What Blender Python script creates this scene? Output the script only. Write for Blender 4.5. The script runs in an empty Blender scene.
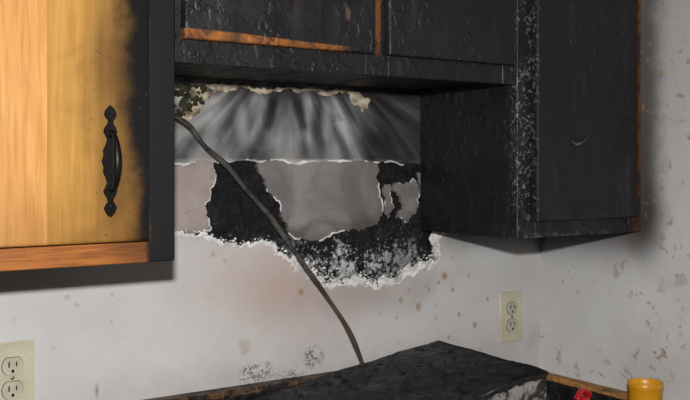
import bpy, bmesh, math, random
from mathutils import Vector, noise as mn
from mathutils.geometry import tessellate_polygon
random.seed(7)
scene=bpy.context.scene
scene.view_settings.view_transform='Standard'
COL=bpy.context.collection

# ------------------------------------------------------------------ node helper
def lin(c):
    return tuple(((v/255)/12.92 if v/255<=.04045 else ((v/255+.055)/1.055)**2.4) for v in c)
class N:
    def __init__(s,name):
        s.m=bpy.data.materials.new(name); s.m.use_nodes=True
        s.t=s.m.node_tree; s.b=s.t.nodes['Principled BSDF']
        s.tc=s.t.nodes.new('ShaderNodeTexCoord')
        s.P=s.tc.outputs['Object']
        sp=s.t.nodes.new('ShaderNodeSeparateXYZ'); s.t.links.new(s.P,sp.inputs[0])
        s.X,s.Y,s.Z=sp.outputs
    def put(s,sock,v):
        if isinstance(v,bpy.types.NodeSocket): s.t.links.new(v,sock)
        elif isinstance(v,(tuple,list)) and len(v)==3 and sock.type=='RGBA': sock.default_value=(*v,1)
        else: sock.default_value=v
    def f(s,op,a,b=0.0,c=None):
        n=s.t.nodes.new('ShaderNodeMath'); n.operation=op
        s.put(n.inputs[0],a); s.put(n.inputs[1],b)
        if c is not None: s.put(n.inputs[2],c)
        return n.outputs[0]
    def add(s,a,b): return s.f('ADD',a,b)
    def sub(s,a,b): return s.f('SUBTRACT',a,b)
    def mul(s,a,b): return s.f('MULTIPLY',a,b)
    def mx(s,a,b): return s.f('MAXIMUM',a,b)
    def sm(s,v,lo,hi,a=0.0,b=1.0):
        n=s.t.nodes.new('ShaderNodeMapRange'); n.interpolation_type='SMOOTHSTEP'
        if lo>hi: lo,hi,a,b=hi,lo,b,a
        s.put(n.inputs[0],v); n.inputs[1].default_value=lo;n.inputs[2].default_value=hi
        n.inputs[3].default_value=a;n.inputs[4].default_value=b
        return n.outputs[0]
    def vec(s,x,y,z):
        n=s.t.nodes.new('ShaderNodeCombineXYZ')
        for i,v in enumerate((x,y,z)): s.put(n.inputs[i],v)
        return n.outputs[0]
    def noise(s,scale,detail=4,rough=.5,dist=0,v=None):
        n=s.t.nodes.new('ShaderNodeTexNoise'); s.t.links.new(v or s.P,n.inputs['Vector'])
        n.inputs['Scale'].default_value=scale;n.inputs['Detail'].default_value=detail
        n.inputs['Roughness'].default_value=rough;n.inputs['Distortion'].default_value=dist
        return n.outputs[0]
    def voro(s,scale,feature='F1',v=None,rnd=1.0):
        n=s.t.nodes.new('ShaderNodeTexVoronoi'); n.feature=feature; s.t.links.new(v or s.P,n.inputs['Vector'])
        n.inputs['Scale'].default_value=scale; n.inputs['Randomness'].default_value=rnd
        return n
    def mix(s,fac,a,b):
        n=s.t.nodes.new('ShaderNodeMix'); n.data_type='RGBA'
        s.put(n.inputs[0],fac); s.put(n.inputs[6],a); s.put(n.inputs[7],b)
        return n.outputs[2]
    def ramp(s,fac,stops):
        n=s.t.nodes.new('ShaderNodeValToRGB'); s.put(n.inputs[0],fac)
        e=n.color_ramp.elements
        e[0].position=stops[0][0]; e[0].color=(*stops[0][1],1)
        e[1].position=stops[-1][0]; e[1].color=(*stops[-1][1],1)
        for p,c in stops[1:-1]:
            k=e.new(p); k.color=(*c,1)
        return n.outputs[0]
    def ell(s,cx,cz,rx,rz,soft=.5,jx=None,jamt=.4,other=None):
        U=s.X if other is None else other
        a=s.f('DIVIDE',s.sub(U,cx),rx); b=s.f('DIVIDE',s.sub(s.Z,cz),rz)
        d=s.f('SQRT',s.add(s.mul(a,a),s.mul(b,b)))
        if jx is not None: d=s.add(d,s.mul(s.sub(jx,.5),jamt*2))
        return s.sm(d,1.0,1.0-soft)
    def bump(s,h,strength=.3,dist=.01):
        n=s.t.nodes.new('ShaderNodeBump'); n.inputs['Strength'].default_value=strength
        n.inputs['Distance'].default_value=dist; s.put(n.inputs['Height'],h)
        s.t.links.new(n.outputs[0],s.b.inputs['Normal'])
    def out(s,color,rough=.6,spec=.5,metal=0.0):
        s.put(s.b.inputs['Base Color'],color); s.put(s.b.inputs['Roughness'],rough)
        s.put(s.b.inputs['Specular IOR Level'],spec); s.put(s.b.inputs['Metallic'],metal)
        return s.m

# ------------------------------------------------------------------ materials
def mat_wall(name,back):
    n=N(name)
    big=n.noise(3.5,4,.55); fine=n.noise(60,3,.6); mid=n.noise(14,4,.6,.4)
    col=n.mix(n.sm(big,.3,.7),lin((190,188,187)),lin((206,205,204)))
    if back:
        st=n.ell(1.02,1.28,.46,.24,1.0,big,.35)
        col=n.mix(n.mul(st,n.sm(mid,.25,.75,.25,.75)),col,lin((184,160,148)))
        st2=n.ell(.97,1.26,.12,.10,.9,mid,.5)
        col=n.mix(n.mul(st2,.3),col,lin((166,134,118)))
        sc=n.ell(1.20,1.25,.28,.08,.9,mid,.5)
        col=n.mix(n.mul(sc,.4),col,lin((132,118,110)))
        sc=n.ell(.80,1.40,.14,.06,.9,mid,.5)
        col=n.mix(n.mul(sc,.3),col,lin((132,118,110)))
        u=n.mul(n.sm(n.add(n.Z,n.mul(n.sub(mid,.5),.04)),1.29,1.38),n.sm(n.X,1.32,1.46))
        col=n.mix(n.mul(u,.85),col,lin((52,48,46)))
        lo=n.mul(n.sm(n.Z,1.17,1.08),n.sm(n.X,.40,.75))
        col=n.mix(n.mul(lo,n.sm(mid,.3,.7,.1,.4)),col,lin((136,122,112)))
        lace=n.noise(75,3,.6,1.8)
        for (cx,cz,rx,rz) in ((.915,1.100,.055,.028),(1.05,1.118,.030,.030),(.985,1.09,.05,.012)):
            e=n.ell(cx,cz,rx,rz,.6,mid,.7)
            r=n.sm(n.f('ABSOLUTE',n.sub(lace,.5)),.045,.018)
            r=n.mul(r,n.sm(n.noise(40,2),.36,.48))
            col=n.mix(n.mul(e,r),col,lin((24,21,20)))
        e=n.ell(.588,1.112,.006,.022,1.0,mid,.3); col=n.mix(n.mul(e,.55),col,lin((50,46,45)))
        for (cx,cz,r,k) in ((.889,1.157,.02,.3),(1.407,1.267,.013,.75),(1.5,1.142,.010,.7),(1.33,1.2,.011,.6),(1.43,1.23,.009,.7),(1.39,1.25,.008,.7),(1.36,1.235,.006,.6),(1.45,1.17,.007,.6),(.82,1.345,.008,.4),(.845,1.33,.006,.4),(1.02,1.255,.009,.7),(1.28,1.22,.01,.6),(1.48,1.26,.007,.6),(1.54,1.20,.007,.6),(1.42,1.12,.007,.6)):
            e=n.ell(cx,cz,r*.8,r,.6,fine,1.1); col=n.mix(n.mul(e,k),col,lin((150,114,74)))
    else:
        e=n.mul(n.sm(n.add(n.Y,n.mul(n.sub(mid,.5),.05)),-.390,-.308),n.sm(n.Z,1.25,1.42))
        col=n.mix(n.mul(e,.95),col,lin((36,33,32)))
        e=n.ell(-.31,1.40,.07,.13,1.0,mid,.5,other=n.Y)
        col=n.mix(n.mul(e,.8),col,lin((50,44,40)))
        e=n.mul(n.sm(n.Z,1.30,1.40),n.sm(n.Y,-.36,-.30)); col=n.mix(n.mul(e,.8),col,lin((60,54,50)))
        e=n.sm(n.add(n.Z,n.mul(big,.3)),1.35,2.1); col=n.mix(n.mul(e,.45),col,lin((124,120,120)))  # shadow on the upper wall, painted into the colour, deeper upward
        b3=n.mul(n.sm(n.noise(38,4,.6,.6),.58,.65),n.sm(n.noise(5,3,.5),.46,.60))
        col=n.mix(n.mul(b3,.65),col,lin((150,120,84)))
        b4=n.mul(n.sm(n.noise(9,4,.6,.6),.54,.70),n.sm(n.Y,-.28,-.42))
        col=n.mix(n.mul(b4,.28),col,lin((130,116,102)))
    vv=n.voro(26 if back else 34,'F1',rnd=1.0)
    sp=n.sm(n.add(vv.outputs[0],n.mul(n.sub(fine,.5),.35)),.17,.09)
    cellmask=n.sm(n.noise(4.2,2,.5,0),.50,.60) if back else n.sm(n.noise(4.2,2,.5,0),.46,.57)
    col=n.mix(n.mul(n.mul(sp,cellmask),.35 if back else .75),col,lin((148,116,78)))
    vv2=n.voro(75,'F1'); sp2=n.sm(vv2.outputs[0],.12,.07)
    col=n.mix(n.mul(n.mul(sp2,n.sm(n.noise(6,2),.5,.62)),.5),col,lin((116,90,64)))
    n.bump(n.add(n.mul(fine,.5),mid),.12,.004)
    return n.out(col,.6,.35)

def mat_char(name,ash=.25,brown=None,base=(11,11,13),gloss=.5,scale=1.0):
    n=N(name)
    big=n.noise(5*scale,5,.6); mid=n.noise(28*scale,5,.65,.3); fine=n.noise(160*scale,3,.7)
    col=n.mix(n.sm(big,.35,.7),lin(base),lin((23,22,24)))
    col=n.mix(n.mul(n.sm(mid,.58,.74),.35),col,lin((44,42,42)))
    sv=n.vec(n.mul(n.add(n.X,n.mul(mid,.03)),1.0),n.Y,n.mul(n.Z,.16))
    stk=n.noise(26*scale,4,.6,.2,v=sv)
    col=n.mix(n.mul(n.sm(stk,.52,.70),.35),col,lin((52,50,51)))
    vo=n.voro(95*scale); fl=n.mul(n.sm(vo.outputs[0],.12,.07),n.sm(n.noise(9*scale,3,.6),.52,.65))
    col=n.mix(n.mul(fl,ash*2.0),col,lin((124,120,118)))
    if brown: col=brown(n,col,big,mid,fine)
    blis=n.noise(36*scale,3,.5,.4); bl=n.mul(n.sm(blis,.52,.60),n.sm(big,.45,.56))
    n.bump(n.add(n.add(n.mul(bl,.8),n.mul(mid,1.0)),n.mul(fine,.4)),.6,.004)
    return n.out(col,n.sm(mid,.3,.7,gloss-.08,gloss+.2),.45)

def wood_cols(n,seam=.402):
    bd=n.sm(n.X,seam-.0008,seam+.0008)
    gx=n.vec(n.mul(n.X,38.0),0.0,n.mul(n.Z,2.2))
    g=n.noise(3.0,5,.65,.5,v=gx)
    dx=n.sub(n.X,.345); zz=n.sub(n.Z,1.15)
    q=n.add(n.mul(n.mul(dx,dx),60.0),n.mul(zz,.8))
    q=n.add(q,n.mul(n.noise(2.6,2,.5),.30))
    ring=n.f('SINE',n.mul(q,34.0)); ring=n.sm(ring,-1,1)
    b1=n.mix(n.mul(ring,.35),lin((204,150,86)),lin((180,122,62)))
    b1=n.mix(n.mul(n.sm(g,.42,.7),.55),b1,lin((158,102,48)))
    q2=n.add(n.mul(n.X,7.5),n.mul(n.noise(1.6,3,.5),.6)); r2=n.sm(n.f('SINE',n.mul(q2,34.0)),-1,1)
    b2=n.mix(n.mul(r2,.4),lin((186,140,70)),lin((164,118,52)))
    b2=n.mix(n.mul(n.sm(g,.4,.7),.5),b2,lin((146,100,42)))
    c=n.mix(bd,b1,b2)
    sl=n.sm(n.f('ABSOLUTE',n.sub(n.X,seam)),.0014,.0004)
    c=n.mix(n.mul(sl,.4),c,lin((120,76,36)))
    return c,g

def mat_oak_door():
    n=N('oak_door_scorched'); c,g=wood_cols(n)
    mid=n.noise(12,5,.65,.3); fine=n.noise(80,3,.6)
    hz=n.sm(n.add(n.X,n.mul(n.sub(mid,.5),.10)),.42,.55)
    c=n.mix(n.mul(hz,.7),c,lin((80,54,22)))
    e=n.ell(.50,1.66,.07,.16,1.0,mid,.5); c=n.mix(n.mul(e,.6),c,lin((62,40,18)))
    e=n.ell(.50,1.49,.045,.11,1.0,mid,.4); c=n.mix(n.mul(e,.6),c,lin((62,40,18)))
    e=n.sm(n.Z,1.52,1.39); c=n.mix(n.mul(e,.45),c,lin((130,86,36)))
    e=n.mul(n.sm(n.noise(6,5,.65,.8),.46,.66),n.sm(n.X,.39,.47)); c=n.mix(n.mul(e,.45),c,lin((84,56,24)))
    edge=n.add(n.X,n.mul(n.sub(mid,.5),.07)); edge=n.add(edge,n.mul(n.sub(n.Z,1.6),.06))
    c=n.mix(n.mul(n.sm(edge,.500,.532),.9),c,lin((36,25,15)))
    c=n.mix(n.sm(edge,.522,.540),c,lin((14,13,14)))
    vs=n.voro(60); sp=n.mul(n.sm(vs.outputs[0],.15,.08),n.sm(n.noise(8,2),.44,.54))
    c=n.mix(n.mul(sp,n.mul(n.sm(n.X,.40,.5),.6)),c,lin((60,40,20)))
    n.bump(n.add(g,n.mul(fine,.3)),.08,.002)
    return n.out(c,.38,.4)
def mat_oak_frame():
    n=N('oak_frame_scorched')
    g=n.noise(3.0,5,.65,.4,v=n.vec(n.mul(n.X,3.0),n.mul(n.Y,3.0),n.mul(n.Z,50.0)))
    mid=n.noise(14,5,.65,.3)
    c=n.mix(n.sm(g,.35,.7),lin((164,98,38)),lin((114,64,24)))
    c=n.mix(n.mul(n.sm(mid,.5,.7),.4),c,lin((84,48,20)))
    e=n.add(n.X,n.mul(n.sub(mid,.5),.03))
    c=n.mix(n.mul(n.sm(e,.46,.56),.65),c,lin((80,46,20)))
    c=n.mix(n.sm(e,.553,.564),c,lin((13,12,13)))
    c=n.mix(n.sm(n.Y,-.303,-.29),c,lin((13,12,13)))
    n.bump(n.add(g,mid),.2,.003)
    return n.out(c,.5,.4)

def br_right(n,col,big,mid,fine):
    e=n.add(n.X,n.mul(n.sub(mid,.5),.035))
    m=n.mul(n.sm(e,1.676,1.690),n.sm(n.Y,-.298,-.302))
    top=n.sm(n.Z,1.36,1.62,.35,1.0)
    br=n.mix(n.sm(mid,.35,.65),lin((128,76,36)),lin((70,42,24)))
    col=n.mix(n.mul(m,n.mul(top,.9)),col,br)
    s=n.mul(n.sm(n.X,1.384,1.368),n.sm(n.Y,-.27,-.295))
    a=n.mul(s,n.sm(n.noise(120,5,.75,.5),.53,.61)); a=n.mul(a,n.sm(n.noise(12,3,.6),.42,.55))
    col=n.mix(n.mul(a,.65),col,lin((140,138,138)))
    k=n.mul(n.sm(n.Z,1.385,1.376),n.sm(n.noise(70,4,.7),.5,.6)); col=n.mix(n.mul(k,.3),col,lin((110,106,102)))
    return col
def br_side(n,col,big,mid,fine):
    s=n.sm(n.Y,-.25,-.30)
    a=n.mul(s,n.sm(n.noise(110,5,.75,.5),.56,.63)); a=n.mul(a,n.sm(n.noise(10,3,.6),.45,.58))
    return n.mix(n.mul(a,.45),col,lin((130,128,128)))
def br_door1(n,col,big,mid,fine):
    taper=n.add(n.sub(n.X,.64),n.mul(n.sub(mid,.5),.05))
    h=n.sm(taper,0,.26,1.728,1.7215)
    m=n.mul(n.sm(n.sub(n.Z,h),.002,-.001),n.sm(taper,.29,.25))
    m=n.mul(m,n.sm(n.noise(30,4,.65),.36,.46,.35,1.0))
    c2=n.mix(n.sm(mid,.35,.65),lin((150,92,38)),lin((78,46,22)))
    col=n.mix(m,col,c2)
    e=n.mul(n.ell(.80,1.84,.045,.10,.9,mid,.7),n.sm(mid,.42,.6)); col=n.mix(n.mul(e,.35),col,lin((88,54,44)))
    e=n.mul(n.ell(.915,1.80,.008,.08,.6,mid,.6),n.sm(mid,.45,.6)); return n.mix(n.mul(e,.6),col,lin((120,92,86)))
def br_frame2(n,col,big,mid,fine):
    a=n.sm(n.f('ABSOLUTE',n.sub(n.X,.992)),.007,.004); a=n.mul(a,n.sm(n.Z,1.70,1.74))
    col=n.mix(n.mul(a,n.sm(mid,.35,.6,.4,.9)),col,n.mix(mid,lin((150,92,38)),lin((70,42,20))))
    s=n.mul(n.sm(n.X,1.28,1.33),n.sm(n.noise(130,4,.75),.56,.63)); return n.mix(n.mul(s,.35),col,lin((130,128,128)))

def mat_smoky():
    n=N('smoke_stained_board')
    u=n.sub(n.X,.985); v=n.sub(1.70,n.Z)
    k=n.noise(8,3,.5); k2=n.noise(6,2,.5,.5)
    au=n.f('SQRT',n.add(n.mul(u,u),.0003))
    # soot plumes that leave the top centre and bow outward as they fall
    w=n.f('DIVIDE',n.add(au,n.mul(n.sub(k2,.5),.022)),n.f('POWER',n.add(v,.045),.62))
    w=n.add(w,n.mul(u,.5))
    p=n.noise(1.0,1,.4,.3,v=n.vec(n.mul(w,6.0),n.mul(v,7.0),n.mul(u,1.5)))
    st=n.noise(1.0,3,.55,.3,v=n.vec(n.mul(w,15.0),n.mul(v,8.0),4.0))
    cl=n.noise(12,4,.55,.6)
    val=n.add(p,n.add(n.mul(n.sub(st,.5),.34),n.mul(n.sub(cl,.5),.16)))
    col=n.ramp(val,[(.28,lin((38,38,40))),(.40,lin((76,75,76))),(.49,lin((112,111,111))),(.58,lin((148,147,146))),(.72,lin((196,194,192)))])
    # dark forked tongue with a pale core
    for sx in (-1,1):
        tx=n.sub(n.X,.985); tx=n.sub(n.mul(tx,sx*1.0),n.add(.012,n.mul(v,.30)))
        a=n.sm(n.f('ABSOLUTE',n.add(tx,n.mul(n.sub(k,.5),.02))),.020,.004)
        a=n.mul(a,n.mul(n.sm(n.add(v,n.mul(n.sub(k2,.5),.03)),.128,.100),n.sm(v,.03,.055)))
        col=n.mix(n.mul(a,.88),col,lin((22,22,24)))
        e=n.ell(.985+sx*.100,1.605,.022,.060,1.0,k,.8); col=n.mix(n.mul(e,.45),col,lin((196,194,192)))
    e=n.mul(n.sm(n.Z,1.57,1.53),n.sm(cl,.35,.6)); col=n.mix(n.mul(e,.4),col,lin((134,131,129)))
    e=n.mul(n.sm(n.Z,1.533,1.526),n.sm(cl,.3,.5)); col=n.mix(n.mul(e,.5),col,lin((190,187,184)))
    e=n.sm(n.noise(20,4,.65,.6),.60,.70); col=n.mix(n.mul(e,.35),col,lin((60,58,57)))
    col=n.mix(n.mul(n.sm(n.add(n.X,n.mul(k,.1)),1.18,1.31),.85),col,lin((34,33,34)))
    col=n.mix(n.mul(n.sm(n.add(n.X,n.mul(k,.1)),.92,.80),.35),col,lin((66,64,62)))
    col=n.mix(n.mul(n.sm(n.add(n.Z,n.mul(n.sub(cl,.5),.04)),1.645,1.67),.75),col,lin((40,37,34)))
    n.bump(n.add(k,n.mul(cl,.4)),.25,.008)
    return n.out(col,.38,.45)
def mat_plate(name,c1,c2):
    n=N(name); big=n.noise(8,4,.6,.4); mid=n.noise(35,4,.65)
    col=n.mix(n.sm(big,.35,.65),lin(c1),lin(c2))
    col=n.mix(n.mul(n.sm(mid,.58,.7),.3),col,lin((80,74,72)))
    e=n.mul(n.sm(n.add(n.Z,n.mul(n.sub(big,.5),.1)),1.41,1.37),.6); col=n.mix(e,col,lin((60,56,54)))
    cr=n.sm(n.f('ABSOLUTE',n.sub(n.noise(11,3,.5,1.0),.5)),.006,.002)
    col=n.mix(n.mul(cr,.3),col,lin((60,54,52)))
    n.bump(mid,.15,.003); return n.out(col,.6,.3)
def mat_burnt_core():
    n=N('charred_wall_core'); mid=n.noise(40,5,.7,.4); fine=n.noise(130,5,.75,.4); big=n.noise(9,4,.6)
    col=n.mix(n.sm(mid,.45,.72),lin((11,11,12)),lin((38,36,36)))
    low=n.sm(n.add(n.Z,n.mul(n.sub(big,.5),.12)),1.42,1.30)
    patch=n.noise(18,4,.6,.5)
    th=n.add(n.mul(low,.08),n.mul(n.sub(patch,.5),.7))
    a=n.sm(n.add(fine,th),.57,.67)
    rt=n.ell(1.15,1.32,.23,.085,.9,big,.4)
    a=n.mul(a,n.mx(rt,n.mul(low,.5)))
    col=n.mix(a,col,lin((200,199,199)))
    n.bump(n.add(n.mul(mid,1.5),n.mul(fine,.6)),.9,.007); return n.out(col,.7,.35)
def mat_simple(name,c,rough=.6,spec=.4,metal=0,bs=0,c2=None,sc=20):
    n=N(name); k=n.noise(sc,4,.6)
    col=n.mix(n.sm(k,.3,.7),lin(c),lin(c2 or tuple(int(v*.88) for v in c)))
    if bs: n.bump(k,bs,.003)
    return n.out(col,rough,spec,metal)

M_wb=mat_wall('painted_plaster_scorched_back',True); M_wr=mat_wall('painted_plaster_scorched_side',False)
M_char=mat_char('charred_wood'); M_charR=mat_char('charred_wood_right',.3,br_right)
M_charS=mat_char('charred_side_panel',.3,br_side,(10,10,13))
M_door1=mat_char('charred_door_brown_lip',.2,br_door1); M_fr2=mat_char('charred_face_frame',.2,br_frame2)
M_oak=mat_oak_door(); M_oakf=mat_oak_frame()
M_smoky=mat_smoky()
M_pB=mat_plate('scorched_plaster_pink',(142,128,122),(160,148,142))
M_pC=mat_plate('scorched_plaster_gray',(110,105,103),(140,134,131))
M_core=mat_burnt_core()
M_torn=mat_simple('torn_gypsum_paper',(240,239,237),.85,.2,0,.3,(168,165,161),35)
M_ash=mat_simple('gypsum_crumbs',(240,239,237),.9,.2,0,.4,(150,147,144),25)
M_cream=mat_simple('peeled_cream_paper',(196,184,162),.8,.2,0,.3,(96,82,64),45)
M_rub=mat_simple('burnt_insulation',(60,60,42),.9,.2,0,.6,(26,24,16),60)

# ------------------------------------------------------------------ mesh helpers
def mkobj(name,bm,mat,parent=None,smooth=False):
    bmesh.ops.recalc_face_normals(bm,faces=bm.faces)
    me=bpy.data.meshes.new(name); bm.to_mesh(me); bm.free()
    if smooth:
        for p in me.polygons: p.use_smooth=True
    ob=bpy.data.objects.new(name,me); COL.objects.link(ob)
    for m in (mat if isinstance(mat,(list,tuple)) else [mat]): me.materials.append(m)
    if parent: ob.parent=parent
    return ob
def empty(name):
    o=bpy.data.objects.new(name,None); COL.objects.link(o); o.empty_display_size=.05; return o
def bbox(bm,x0,x1,y0,y1,z0,z1,bev=0,seg=2):
    vs=[bm.verts.new((x,y,z)) for x in (x0,x1) for y in (y0,y1) for z in (z0,z1)]
    fs=[(0,1,3,2),(4,6,7,5),(0,4,5,1),(2,3,7,6),(0,2,6,4),(1,5,7,3)]
    faces=[bm.faces.new([vs[i] for i in f]) for f in fs]
    if bev:
        es=set(e for f in faces for e in f.edges)
        bmesh.ops.bevel(bm,geom=list(es),offset=bev,segments=seg,affect='EDGES',profile=.5)
def box(name,x0,x1,y0,y1,z0,z1,mat,parent=None,bev=0,seg=2):
    bm=bmesh.new(); bbox(bm,x0,x1,y0,y1,z0,z1,bev,seg); return mkobj(name,bm,mat,parent)
def jag(pts,amp=.18,levels=3,closed=True,rng=None,maxd=.008):
    r=rng or random
    for L in range(levels):
        out=[]; n=len(pts)
        for i in range(n if closed else n-1):
            a=pts[i]; b=pts[(i+1)%n]; out.append(a)
            dx,dz=b[0]-a[0],b[1]-a[1]; l=math.hypot(dx,dz)
            if l<.004: continue
            d=max(-maxd,min(maxd,r.gauss(0,amp*l)))
            out.append(((a[0]+b[0])/2-dz/l*d,(a[1]+b[1])/2+dx/l*d))
        if not closed: out.append(pts[-1])
        pts=out
    return pts
def polyfaces(bm,loops,y):
    l3=[[Vector((x,y,z)) for x,z in lp] for lp in loops]
    flat=[bm.verts.new(v) for lp in l3 for v in lp]
    v2=[[Vector((v.x,v.z,0)) for v in lp] for lp in l3]
    for t in tessellate_polygon(v2):
        try: bm.faces.new([flat[i] for i in t])
        except ValueError: pass
    return flat
def plate(name,pts,yf,yb,mat,parent,warp=0):
    bm=bmesh.new(); a=polyfaces(bm,[pts],yf)
    n=len(a); b=[bm.verts.new((v.co.x,yb,v.co.z)) for v in a]
    for i in range(n):
        try: bm.faces.new((a[i],a[(i+1)%n],b[(i+1)%n],b[i]))
        except ValueError: pass
    return mkobj(name,bm,mat,parent)
def rim(bm,pts,y,wmin,wmax,side=1,curl=.004,gap=None,freq=40,seed=0.0):
    n=len(pts); prev=None
    for i in range(n):
        p=pts[i]; a=pts[max(i-2,0)]; b=pts[min(i+2,n-1)]
        dx,dz=b[0]-a[0],b[1]-a[1]; l=math.hypot(dx,dz) or 1
        nx,nz=-dz/l*side,dx/l*side
        q=mn.noise(Vector((p[0]*freq,p[1]*freq,seed)))*.9+mn.noise(Vector((p[0]*freq*3.5,p[1]*freq*3.5,seed+5)))*.5
        w=wmin+(wmax-wmin)*max(0,min(1,.5+q))
        if gap is not None and q<gap: prev=None; continue
        o=bm.verts.new((p[0]-nx*w*.25,y,p[1]-nz*w*.25))
        m=bm.verts.new((p[0]+nx*w*.3,y-curl*(.5+.5*abs(q)),p[1]+nz*w*.3))
        r=bm.verts.new((p[0]+nx*w,y-curl*q*.5,p[1]+nz*w))
        if prev:
            bm.faces.new((prev[0],o,m,prev[1])); bm.faces.new((prev[1],m,r,prev[2]))
        prev=(o,m,r)
def catmull(P,k=8):
    P=[Vector(p) for p in P]; out=[]
    Q=[P[0]*2-P[1]]+P+[P[-1]*2-P[-2]]
    for i in range(1,len(Q)-2):
        for j in range(k):
            t=j/k; a,b,c,d=Q[i-1:i+3]
            out.append(.5*((2*b)+(c-a)*t+(2*a-5*b+4*c-d)*t*t+(3*b-a-3*c+d)*t**3))
    out.append(P[-1]); return out
def tube(bm,path,rad,seg=10):
    n=len(path); rings=[]
    up=Vector((0,1,0))
    for i,p in enumerate(path):
        t=(path[min(i+1,n-1)]-path[max(i-1,0)]).normalized()
        s=t.cross(up)
        if s.length<.05: s=t.cross(Vector((1,0,0)))
        s.normalize(); u=s.cross(t)
        r=rad(i/(n-1)) if callable(rad) else rad
        rings.append([bm.verts.new(p+s*(math.cos(2*math.pi*k/seg)*r)+u*(math.sin(2*math.pi*k/seg)*r)) for k in range(seg)])
    for a,b in zip(rings,rings[1:]):
        for k in range(seg): bm.faces.new((a[k],a[(k+1)%seg],b[(k+1)%seg],b[k]))
    bm.faces.new(rings[0]); bm.faces.new(rings[-1])
def lathe(bm,prof,cx,cy,seg=32):
    rings=[[bm.verts.new((cx+r*math.cos(2*math.pi*k/seg),cy+r*math.sin(2*math.pi*k/seg),z)) for k in range(seg)] for r,z in prof]
    for a,b in zip(rings,rings[1:]):
        for k in range(seg): bm.faces.new((a[k],a[(k+1)%seg],b[(k+1)%seg],b[k]))
    bm.faces.new(rings[0]); bm.faces.new(rings[-1])

# ------------------------------------------------------------------ room shell
WX=1.716; CZ=2.44
edge=[(.690,1.388),(.740,1.382),(.771,1.382),(.802,1.377),(.819,1.367),(.852,1.365),(.878,1.352),(.905,1.355),(.928,1.362),(.958,1.342),(.993,1.320),(1.017,1.298),(1.054,1.272),(1.104,1.260),(1.156,1.259),(1.209,1.248),(1.255,1.251),(1.292,1.266),(1.334,1.281),(1.369,1.288),(1.396,1.305),(1.387,1.347),(1.411,1.368)]
edgeJ=jag(edge,.16,3,False,maxd=.006)
hole=edgeJ+[(1.42,1.70),(.66,1.70),(.66,1.40)]
bm=bmesh.new()
fl=polyfaces(bm,[[(-1.6,0),(WX,0),(WX,CZ),(-1.6,CZ)],hole],0.0)
h=fl[4:]; hb=[bm.verts.new((v.co.x,.013,v.co.z)) for v in h]
for i in range(len(h)):
    j=(i+1)%len(h); bm.faces.new((h[i],h[j],hb[j],hb[i]))
wall_back=mkobj('wall_back',bm,M_wb)
box('wall_right',WX,WX+.1,-3.2,.1,0,CZ,M_wr)
M_dim=mat_simple('plain_painted_wall',(120,116,110),.8)
box('wall_left',-1.7,-1.6,-3.2,.1,0,CZ,M_dim)
box('wall_front',-1.7,WX+.1,-3.3,-3.2,0,CZ,M_dim)
box('floor',-1.7,WX+.1,-3.3,.1,-.05,0,mat_simple('vinyl_floor',(110,98,84),.5))
box('ceiling',-1.7,WX+.1,-3.3,.1,CZ,CZ+.05,M_dim)

# ------------------------------------------------------------------ burnt patch in the wall
bp=empty('burned_wall_patch')
bm=bmesh.new()
nx,nz=160,100
g=[[None]*(nz+1) for _ in range(nx+1)]
for i in range(nx+1):
    for j in range(nz+1):
        x=.63+(1.45-.63)*i/nx; z=1.22+(1.71-1.22)*j/nz
        y=.010+.006*mn.noise(Vector((x*28,z*28,0)))+.004*mn.noise(Vector((x*70,z*70,3)))
        g[i][j]=bm.verts.new((x,max(min(y,.016),.0045) if z<1.5 and .68<x<1.40 else .0135,z))
for i in range(nx):
    for j in range(nz): bm.faces.new((g[i][j],g[i+1][j],g[i+1][j+1],g[i][j+1]))
mkobj('charred_core',bm,M_core,bp)
botA=[(1.415,1.518),(1.320,1.522),(1.222,1.524),(1.092,1.528),(.993,1.524),(.912,1.528),(.845,1.522),(.802,1.528),(.771,1.522),(.664,1.522)]
botAj=jag(botA,.05,4,False,maxd=.003)
plate('smoky_board',botAj+[(.664,1.698),(1.415,1.698)],.0015,.0135,M_smoky,bp)
Bo=jag([(.822,1.516),(.826,1.489),(.813,1.450),(.806,1.421),(.815,1.392),(.792,1.385),(.760,1.390),(.700,1.391),(.664,1.41)],.16,3,False,maxd=.007)
plate('pink_plaster',Bo+[(.664,1.532),(.820,1.532)],.0028,.0135,M_pB,bp)
Co=jag([(1.217,1.522),(1.222,1.463),(1.231,1.408),(1.217,1.387),(1.169,1.374),(1.092,1.369),(1.02,1.368),(.993,1.380),(.975,1.412),(.960,1.452),(.938,1.487),(.922,1.520)],.16,3,False,maxd=.008)
plate('gray_plaster',Co+[(.922,1.532),(1.217,1.532)],.0028,.0135,M_pC,bp)
scr=[jag([(1.263,1.474),(1.312,1.484),(1.335,1.461),(1.320,1.406),(1.292,1.385),(1.272,1.40),(1.29,1.43),(1.275,1.45)],.25,3,True,maxd=.006),
     jag([(1.325,1.50),(1.40,1.505),(1.40,1.45),(1.36,1.43),(1.335,1.46)],.25,3,True,maxd=.006),
     jag([(1.237,1.47),(1.252,1.475),(1.262,1.43),(1.248,1.40),(1.238,1.42)],.25,3,True,maxd=.005)]
for i,D in enumerate(scr): plate('plaster_scrap_%d'%(i+1),D,.0035,.0135,M_pC,bp)
bm=bmesh.new()
rim(bm,edgeJ,-.0008,.0025,.0115,1,.003)
rim(bm,[p for p in edgeJ if 1.0<p[0]<1.41],.003,.006,.026,1,.004,gap=-.35,freq=30,seed=3)
mkobj('torn_edge',bm,M_torn,bp)
bm=bmesh.new()
src=[q for q in edgeJ if q[0]>.72]; wts=[3.0 if q[0]>1.0 else 1.0 for q in src]
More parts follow.
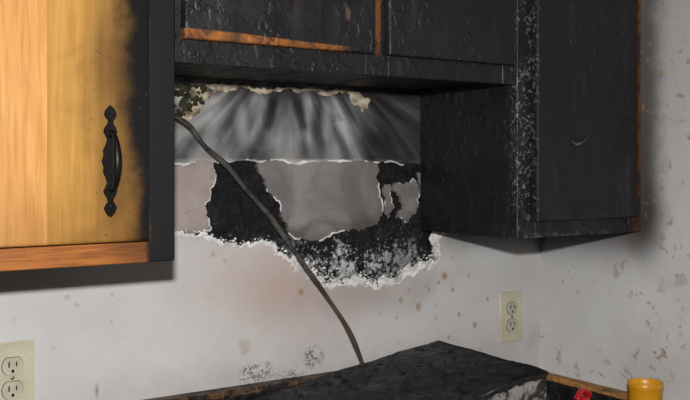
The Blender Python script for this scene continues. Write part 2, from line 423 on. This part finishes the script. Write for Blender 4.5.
for i in range(900):
    p=random.choices(src,wts)[0]; hi=1.0 if p[0]>1.0 else .5
    d=abs(random.gauss(0,.012*hi)); r=random.uniform(.0008,.0030)*(.7+.5*hi)
    c0=Vector((p[0]+random.gauss(0,.004),.0025-r*.6,p[1]+d))
    if p[0]>1.36: c0=Vector((p[0]-d,.0025-r*.6,p[1]+random.gauss(0,.003)))
    q=bmesh.ops.create_icosphere(bm,subdivisions=1,radius=r)
    for v in q['verts']:
        v.co=Vector((v.co.x*1.3,v.co.y*.8,v.co.z))*(1+.6*mn.noise(v.co*700+Vector((i,0,0)))); v.co+=c0
mkobj('gypsum_crumbs',bm,M_ash,bp)
bm=bmesh.new()
rim(bm,botAj,.0010,.0008,.0050,1,.002,gap=-.25,freq=18,seed=1)
rim(bm,Bo,.0023,.0003,.0035,1,.002,gap=-.1,freq=20,seed=2)
rim(bm,Co,.0023,.0003,.0035,1,.002,gap=.0,freq=20,seed=4)
for D in scr: rim(bm,D+[D[0]],.0030,.0003,.002,-1,.002,gap=.1,seed=5)
mkobj('torn_layer_edges',bm,M_torn,bp)
for k,pts in enumerate([
  [(.80,1.672),(.82,1.676),(.86,1.676),(.90,1.672),(.96,1.676),(1.02,1.674),(1.09,1.675),(1.15,1.676),(1.16,1.670),(1.10,1.667),(1.02,1.670),(.95,1.667),(.91,1.663),(.87,1.667),(.84,1.660),(.815,1.665)],
  [(1.137,1.668),(1.17,1.67),(1.192,1.66),(1.188,1.64),(1.17,1.633),(1.165,1.645),(1.148,1.648)],
  [(.762,1.672),(.80,1.66),(.828,1.664),(.81,1.645),(.795,1.637),(.782,1.615),(.765,1.60),(.752,1.585),(.752,1.60),(.77,1.625),(.78,1.645)]]):
    j=jag(pts,.2,3,True,maxd=.004); bm=bmesh.new(); vs=polyfaces(bm,[j],0)
    for v in vs: v.co.y=-.002-.010*abs(mn.noise(Vector((v.co.x*25,v.co.z*25,k*3))))
    mkobj('paper_flap_%d'%(k+1),bm,M_cream,bp)
bm=bmesh.new()
for i in range(60):
    x=random.uniform(.735,.80); z=random.uniform(1.60+(x-.735)*.6,1.69); r=random.uniform(.003,.007)
    q=bmesh.ops.create_icosphere(bm,subdivisions=2,radius=r)
    for v in q['verts']:
        v.co*=1+.5*mn.noise(v.co*300+Vector((i,0,0))); v.co+=Vector((x,.001,min(z,1.668)))
mkobj('insulation_rubble',bm,M_rub,bp)

# ------------------------------------------------------------------ cabinets
FY=-.305; TOP=2.13
cabL=empty('kitchen_cabinet'); cabO=empty('kitchen_cabinet'); cabR=empty('kitchen_cabinet')
def cabinet(par,x0,x1,z0,mside,mframe,stiles,rail=.045):
    bm=bmesh.new()
    bbox(bm,x0,x0+.015,FY+.02,-.001,z0,TOP); bbox(bm,x1-.015,x1,FY+.02,-.001,z0,TOP)
    bbox(bm,x0+.015,x1-.015,FY+.02,-.001,z0+.008,z0+.022); bbox(bm,x0+.015,x1-.015,FY+.02,-.001,TOP-.015,TOP)
    bbox(bm,x0+.015,x1-.015,-.006,-.001,z0+.022,TOP-.015)
    mkobj('carcass',bm,mside,par)
    bm=bmesh.new()
    for a,b in stiles: bbox(bm,a,b,FY,FY+.02,z0,TOP,.0015,1)
    for (a,b),(c,d) in zip(stiles,stiles[1:]):
        bbox(bm,b,c,FY,FY+.02,z0,z0+rail,.001,1); bbox(bm,b,c,FY,FY+.02,TOP-rail,TOP,.001,1)
    mkobj('face_frame',bm,mframe,par)
def door(par,x0,x1,z0,z1,mat,name='door'):
    bm=bmesh.new(); bbox(bm,x0,x1,FY-.018,FY-.0005,z0,z1)
    bm.edges.ensure_lookup_table()
    es=[e for e in bm.edges if all(v.co.y<FY-.01 for v in e.verts)]
    bmesh.ops.bevel(bm,geom=es,offset=.006,segments=4,affect='EDGES',profile=.6)
    return mkobj(name,bm,mat,par)
cabinet(cabL,.16,.603,1.371,M_oakf,M_oakf,[(.16,.20),(.558,.603)])
door(cabL,.18,.555,1.405,TOP-.03,M_oak)
cabinet(cabO,.604,1.334,1.677,M_char,M_fr2,[(.604,.645),(.965,1.015),(1.295,1.334)])
door(cabO,.612,.972,1.713,TOP-.03,M_door1,'door_panel_1')
door(cabO,1.004,1.312,1.713,TOP-.03,M_char,'door_panel_2')
cabinet(cabR,1.335,1.714,1.371,M_charS,M_charR,[(1.335,1.385),(1.672,1.714)])
door(cabR,1.374,1.684,1.405,TOP-.03,M_charR)
bm=bmesh.new()
for pts,wd in (([(1.468,1.572),(1.476,1.563),(1.490,1.560),(1.505,1.567),(1.528,1.580)],.0016),([(1.476,1.563),(1.482,1.560),(1.492,1.562),(1.500,1.566)],.0028)):
    pp=catmull([(x,FY-.0195-.003*math.sin(3.14*i/(len(pts)-1)),z) for i,(x,z) in enumerate(pts)],6)
    prev=None
    for i,p in enumerate(pp):
        w=wd*math.sin(math.pi*(i+.6)/(len(pp)+.2))
        a=bm.verts.new(p+Vector((0,.001,w))); b=bm.verts.new(p-Vector((0,-.001,w*.6)))
        if prev: bm.faces.new((prev[0],a,b,prev[1]))
        prev=(a,b)
mkobj('peeled_fleck',bm,mat_simple('ashy_fleck',(88,86,84),.6),cabR)

# ------------------------------------------------------------------ antique pull on the oak door
hx,hz,hy=.493,1.524,FY-.018
M_iron=mat_simple('blackened_iron',(26,23,21),.42,.6,.6,.2,(12,11,11),50)
prof=[(.0815,.0),(.079,.0028),(.0735,.0062),(.068,.0078),(.063,.006),(.0585,.0032),(.054,.004),(.049,.0068),(.043,.0085),(.037,.0062),(.031,.0042),(.024,.0058),(.016,.0088),(.008,.0082),(.0,.0105)]
right=[(w,z) for z,w in prof]+[(w,-z) for z,w in reversed(prof[:-1])]
left=[(-w,z) for w,z in reversed(right[1:-1])]
out=[(hx+a*1.15,hz+b) for a,b in right+left]
pull=empty('handle'); pull.parent=cabL
bm=bmesh.new(); a=polyfaces(bm,[out],hy-.003); n=len(a)
b=[bm.verts.new((hx+(v.co.x-hx)*1.12,hy+.0003,hz+(v.co.z-hz)*1.01)) for v in a]
for i in range(n): bm.faces.new((a[i],a[(i+1)%n],b[(i+1)%n],b[i]))
mkobj('backplate',bm,M_iron,pull)
bm=bmesh.new()
tube(bm,catmull([(hx,hy-.002,hz+.040),(hx,hy-.014,hz+.039),(hx,hy-.024,hz+.028),(hx,hy-.029,hz),(hx,hy-.024,hz-.028),(hx,hy-.014,hz-.039),(hx,hy-.002,hz-.040)],6),lambda t:.0032+.0034*math.exp(-((t-.5)/.16)**2)+.0015*(abs(t-.5)>.42),12)
for dz in (.040,-.040):
    q=bmesh.ops.create_uvsphere(bm,u_segments=12,v_segments=8,radius=.0055)
    for v in q['verts']: v.co+=Vector((hx,hy-.005,hz+dz))
for dz in (.066,-.066):
    q=bmesh.ops.create_uvsphere(bm,u_segments=10,v_segments=6,radius=.003)
    for v in q['verts']: v.co=Vector((v.co.x,v.co.y*.6,v.co.z))+Vector((hx,hy-.003,hz+dz))
mkobj('grip',bm,M_iron,pull,True)

# ------------------------------------------------------------------ outlets
M_iv=mat_simple('ivory_plastic',(204,198,176),.35,.5,0,0,(186,178,152),15)
M_iv2=mat_simple('ivory_plastic_face',(194,188,166),.35,.5)
M_dk=mat_simple('slot_dark',(20,18,16),.8)
M_scr=mat_simple('screw_metal',(150,146,134),.35,.5,.8)
def outlet(cx,cz):
    e=empty('electrical_outlet')
    bm=bmesh.new(); bbox(bm,cx-.038,cx+.038,-.006,-.0003,cz-.061,cz+.061)
    es=[q for q in bm.edges if all(v.co.y<-.005 for v in q.verts)]
    bmesh.ops.bevel(bm,geom=es,offset=.003,segments=3,affect='EDGES')
    mkobj('plate',bm,M_iv,e)
    for k,dz in enumerate((.0205,-.0205)):
        pts=[]
        for i in range(40):
            t=2*math.pi*i/40; x=.0175*math.cos(t); z=.0175*math.sin(t); z=max(-.0145,min(.0145,z)); pts.append((cx+x,cz+dz+z))
        bm=bmesh.new(); a=polyfaces(bm,[pts],-.0085); m=len(a); b=[bm.verts.new((v.co.x,-.005,v.co.z)) for v in a]
        for i in range(m): bm.faces.new((a[i],a[(i+1)%m],b[(i+1)%m],b[i]))
        mkobj('receptacle_%d'%(k+1),bm,M_iv2,e)
        pts2=[(cx+(x-cx)*1.05,cz+dz+(z-cz-dz)*1.05) for x,z in pts]
        plate('receptacle_gap_%d'%(k+1),pts2,-.0063,-.0055,M_dk,e)
        bm=bmesh.new()
        bbox(bm,cx-.0075,cx-.0050,-.0089,-.0084,cz+dz-.002,cz+dz+.0075)
        bbox(bm,cx+.0050,cx+.0072,-.0089,-.0084,cz+dz-.001,cz+dz+.0070)
        gp=[(cx+.0027*math.cos(t*.3927),cz+dz-.0085+.0030*math.sin(t*.3927)) for t in range(16)]
        polyfaces(bm,[gp],-.0089)
        mkobj('slots_%d'%(k+1),bm,M_dk,e)
    bm=bmesh.new(); q=bmesh.ops.create_uvsphere(bm,u_segments=12,v_segments=8,radius=.0035)
    for v in q['verts']: v.co=Vector((v.co.x+cx,v.co.y*.4-.0062,v.co.z+cz))
    mkobj('screw',bm,M_scr,e,True)
outlet(.438,1.155); outlet(1.614,1.152)

# ------------------------------------------------------------------ cable
bm=bmesh.new()
cp=[(.675,-.004,1.645),(.700,-.012,1.632),(.727,-.018,1.612),(.761,-.02,1.590),(.793,-.02,1.553),(.841,-.018,1.516),(.878,-.016,1.475),(.934,-.015,1.418),(.981,-.016,1.360),(1.017,-.018,1.312),(1.066,-.02,1.250),(1.116,-.022,1.182),(1.145,-.024,1.126),(1.165,-.024,1.075),(1.172,-.024,1.03)]
tube(bm,catmull(cp,8),lambda t:.0052+.0008*math.sin(t*40),12)
n=N('heat_stained_cable'); k=n.noise(25,4,.6)
lowm=n.sm(n.add(n.Z,n.mul(k,.1)),1.42,1.22)
col=n.mix(n.sm(k,.35,.65),lin((38,36,35)),lin((84,81,77))); col=n.mix(n.mul(lowm,.7),col,lin((72,56,38)))
n.bump(n.noise(120,3),.3,.002); M_cab=n.out(col,.35,.6)
mkobj('power_cable',bm,M_cab,None,True)

# ------------------------------------------------------------------ stove, fallen hood
M_enam=mat_char('sooty_enamel',.3,None,(18,17,17),.45)
def br_strip(n,col,big,mid,fine):
    m=n.sm(n.noise(30,4,.7),.46,.56); return n.mix(n.mul(m,.8),col,n.mix(mid,lin((128,90,54)),lin((60,40,24))))
M_strip=mat_char('scorched_trim',.2,br_strip)
stove=empty('stove')
bm=bmesh.new(); bbox(bm,.608,1.360,-.64,-.002,.10,.905,.004); bbox(bm,.604,1.362,-.66,-.002,.895,.912,.004)
bbox(bm,.64,1.33,-.60,-.05,0,.10)
mkobj('body',bm,M_enam,stove)
bm=bmesh.new(); bbox(bm,.606,1.362,-.028,-.002,.911,1.070,.003); mkobj('backguard',bm,M_enam,stove)
bm=bmesh.new(); bbox(bm,.604,1.364,-.034,-.001,1.0705,1.084,.003); mkobj('backguard_trim',bm,M_strip,stove)
bm=bmesh.new(); bbox(bm,.64,1.33,-.668,-.64,.30,.80,.006); mkobj('oven_door',bm,M_enam,stove)
bm=bmesh.new(); tube(bm,[Vector((.70,-.70,.77)),Vector((1.27,-.70,.77))],.01,12); bbox(bm,.71,.73,-.70,-.665,.762,.778); bbox(bm,1.24,1.26,-.70,-.665,.762,.778)
mkobj('oven_handle',bm,M_scr,stove)

def br_hood(n,col,big,mid,fine):
    a=n.mul(n.sm(n.noise(140,4,.7),.55,.63),n.sm(n.noise(7,3,.6),.46,.60)); col=n.mix(n.mul(a,.35),col,lin((116,114,112)))
    f=n.mul(n.sm(n.Y,-.360,-.364),n.sm(n.X,1.14,1.20))
    f=n.mul(f,n.sm(n.add(n.Z,n.mul(n.sub(mid,.5),.05)),1.112,1.100))
    c=n.mix(n.sm(n.noise(26,5,.7,.6),.40,.56),lin((36,34,33)),lin((156,150,146)))
    return n.mix(n.mul(f,.9),col,c)
M_hood=mat_char('burnt_hood_metal',.3,br_hood,(12,12,13),.5)
hood=empty('range_hood')
bm=bmesh.new()
NX=90; NY=44
def top(x,y):
    u=(x-1.355); v=(-y-.035)/.333
    return 1.127+.133*u-.0105*v+.004*mn.noise(Vector((x*8,y*8,1)))+.002*mn.noise(Vector((x*26,y*26,3)))+.001*mn.noise(Vector((x*80,y*80,6)))
def fy(x): return .002+.003*mn.noise(Vector((x*18,0,9)))
grid=[[bm.verts.new((.70+.653*i/NX,-.036-(.332-fy(.70+.653*i/NX)*(j/NY))*j/NY,top(.70+.653*i/NX,-.036-.332*j/NY))) for j in range(NY+1)] for i in range(NX+1)]
for i in range(NX):
    for j in range(NY): bm.faces.new((grid[i][j],grid[i+1][j],grid[i+1][j+1],grid[i][j+1]))
loop=[grid[i][0] for i in range(NX+1)]+[grid[NX][j] for j in range(1,NY+1)]+[grid[i][NY] for i in range(NX-1,-1,-1)]+[grid[0][j] for j in range(NY-1,0,-1)]
lo=[bm.verts.new((v.co.x,v.co.y,.913)) for v in loop]
for i in range(len(loop)):
    j=(i+1)%len(loop); bm.faces.new((loop[i],loop[j],lo[j],lo[i]))
mkobj('shell',bm,M_hood,hood)
bm=bmesh.new()
def lip(path,outv):
    prev=None
    for i,(x,y) in enumerate(path):
        z=top(x,y); d=.006+.004*mn.noise(Vector((x*35,y*35,2)))+.003*mn.noise(Vector((x*110,y*110,5)))
        o=Vector(outv)*.0035
        c=[bm.verts.new(Vector((x,y,z+.0015))),bm.verts.new(Vector((x,y,z+.001))+o),bm.verts.new(Vector((x,y,z-d))+o),bm.verts.new(Vector((x,y,z-d)))]
        if prev:
            for k in range(4): bm.faces.new((prev[k],c[k],c[(k+1)%4],prev[(k+1)%4]))
        prev=c
lip([(.70+.654*i/160,-.367) for i in range(161)],(0,-1,0))
lip([(1.353,-.037-.330*i/80) for i in range(81)],(1,0,0))
mkobj('edge_lip',bm,M_enam,hood)
bm=bmesh.new()
for i in range(120):
    x=random.uniform(.85,1.34); y=random.uniform(-.35,-.05); r=random.uniform(.002,.009)
    k=random.randint(4,6); a0=random.random()*6
    vs=[bm.verts.new((x+r*math.cos(a0+6.283*j/k)*random.uniform(.6,1.3),y+r*math.sin(a0+6.283*j/k),top(x,y)+.0015+random.uniform(0,.004))) for j in range(k)]
    bm.faces.new(vs)
mkobj('burnt_flakes',bm,mat_simple('flake_gray',(44,42,41),.7,.3,0,.2,(18,17,17),60),hood)
bm=bmesh.new(); bbox(bm,1.05,1.12,-.373,-.363,.94,.96,.002); bbox(bm,1.15,1.17,-.375,-.363,.94,.96,.002)
mkobj('switches',bm,M_iron,hood)

# ------------------------------------------------------------------ countertop with wooden backsplash
M_lam=mat_char('sooty_laminate',.4,None,(30,27,24),.45)
def br_spl(n,col,big,mid,fine):
    g=n.noise(3,4,.6,.3,v=n.vec(n.mul(n.X,3.0),n.mul(n.Y,4.0),n.mul(n.Z,60.0)))
    w=n.mix(n.sm(g,.35,.7),lin((184,134,76)),lin((132,90,48)))
    return n.mix(n.sm(mid,.72,.55),col,w)
M_spl=mat_char('scorched_oak_trim',.2,br_spl)
ct=empty('countertop')
box('slab',1.366,1.714,-.64,-.002,.872,.912,M_lam,ct,.004)
box('backsplash_side',1.694,1.7145,-.64,-.002,.9125,.995,M_lam,ct)
box('backsplash_rear',1.366,1.6935,-.022,-.002,.9125,.995,M_lam,ct)
box('cap_side',1.690,1.7148,-.64,-.002,.9955,1.010,M_spl,ct,.003)
box('cap_rear',1.366,1.6895,-.026,-.002,.9955,1.010,M_spl,ct,.003)
base=empty('base_cabinet')
box('carcass',1.368,1.712,-.58,-.002,.09,.871,M_char,base); box('toe_kick',1.375,1.71,-.53,-.002,0,.0895,M_char,base)
box('base_door',1.40,1.69,-.598,-.5805,.14,.82,M_char,base,.004)

bm=bmesh.new(); z0=.9125; z1=1.063
lathe(bm,[(.001,z0+.002),(.026,z0),(.028,z0+.003),(.0355,z1-.012),(.0365,z1-.010),(.0370,z1),(.0362,z1+.001),(.0350,z1),(.0340,z1-.012),(.027,z0+.006),(.001,z0+.005)],1.632,-.380,40)
mkobj('yellow_cup',bm,mat_simple('yellow_plastic',(222,160,32),.35,.5,0,0,(200,136,24),30),None,True)
rb=empty('red_capped_bottle')
cx,cy=1.546,-.285
bm=bmesh.new(); lathe(bm,[(.001,.9125),(.026,.9125),(.028,.917),(.028,.975),(.024,.990),(.014,1.0),(.012,1.008),(.001,1.008)],cx,cy,28)
mkobj('bottle_body',bm,mat_simple('smoked_plastic',(120,30,28),.4),rb,True)
bm=bmesh.new(); lathe(bm,[(.001,1.006),(.017,1.006),(.018,1.009),(.018,1.020),(.015,1.025),(.001,1.026)],cx,cy,28)
tube(bm,catmull([(cx-.022,cy-.006,1.022),(cx-.012,cy-.004,1.034),(cx,cy,1.037),(cx+.012,cy,1.034),(cx+.024,cy,1.024)],6),.007,10)
mkobj('red_cap',bm,mat_simple('red_plastic',(196,26,34),.25,.6),rb,True)

# ------------------------------------------------------------------ camera + lights
T=math.radians(34.4)
cam=bpy.data.cameras.new('camera'); co=bpy.data.objects.new('camera',cam); COL.objects.link(co)
co.location=(0,-1.65,1.52); co.rotation_euler=(math.pi/2,0,-T); cam.lens=940/690*36; cam.shift_y=-36/690; cam.clip_start=.02
scene.camera=co
l=bpy.data.lights.new('camera_flash','AREA'); l.energy=34; l.shape='RECTANGLE'; l.size=.06; l.size_y=.04; l.color=(1,.99,.975)
lo=bpy.data.objects.new('camera_flash',l); COL.objects.link(lo); lo.location=(-.02,-1.68,1.70); lo.rotation_euler=(math.radians(82),0,-math.radians(36))
l2=bpy.data.lights.new('fill_light','AREA'); l2.energy=3; l2.size=.6  # unseen area light under the ceiling, added as weak ambient fill
lo2=bpy.data.objects.new('fill_light',l2); COL.objects.link(lo2); lo2.location=(-.2,-1.9,2.42)
w=bpy.data.worlds.new('world'); scene.world=w; w.use_nodes=True; w.node_tree.nodes['Background'].inputs[0].default_value=(.05,.05,.055,1)
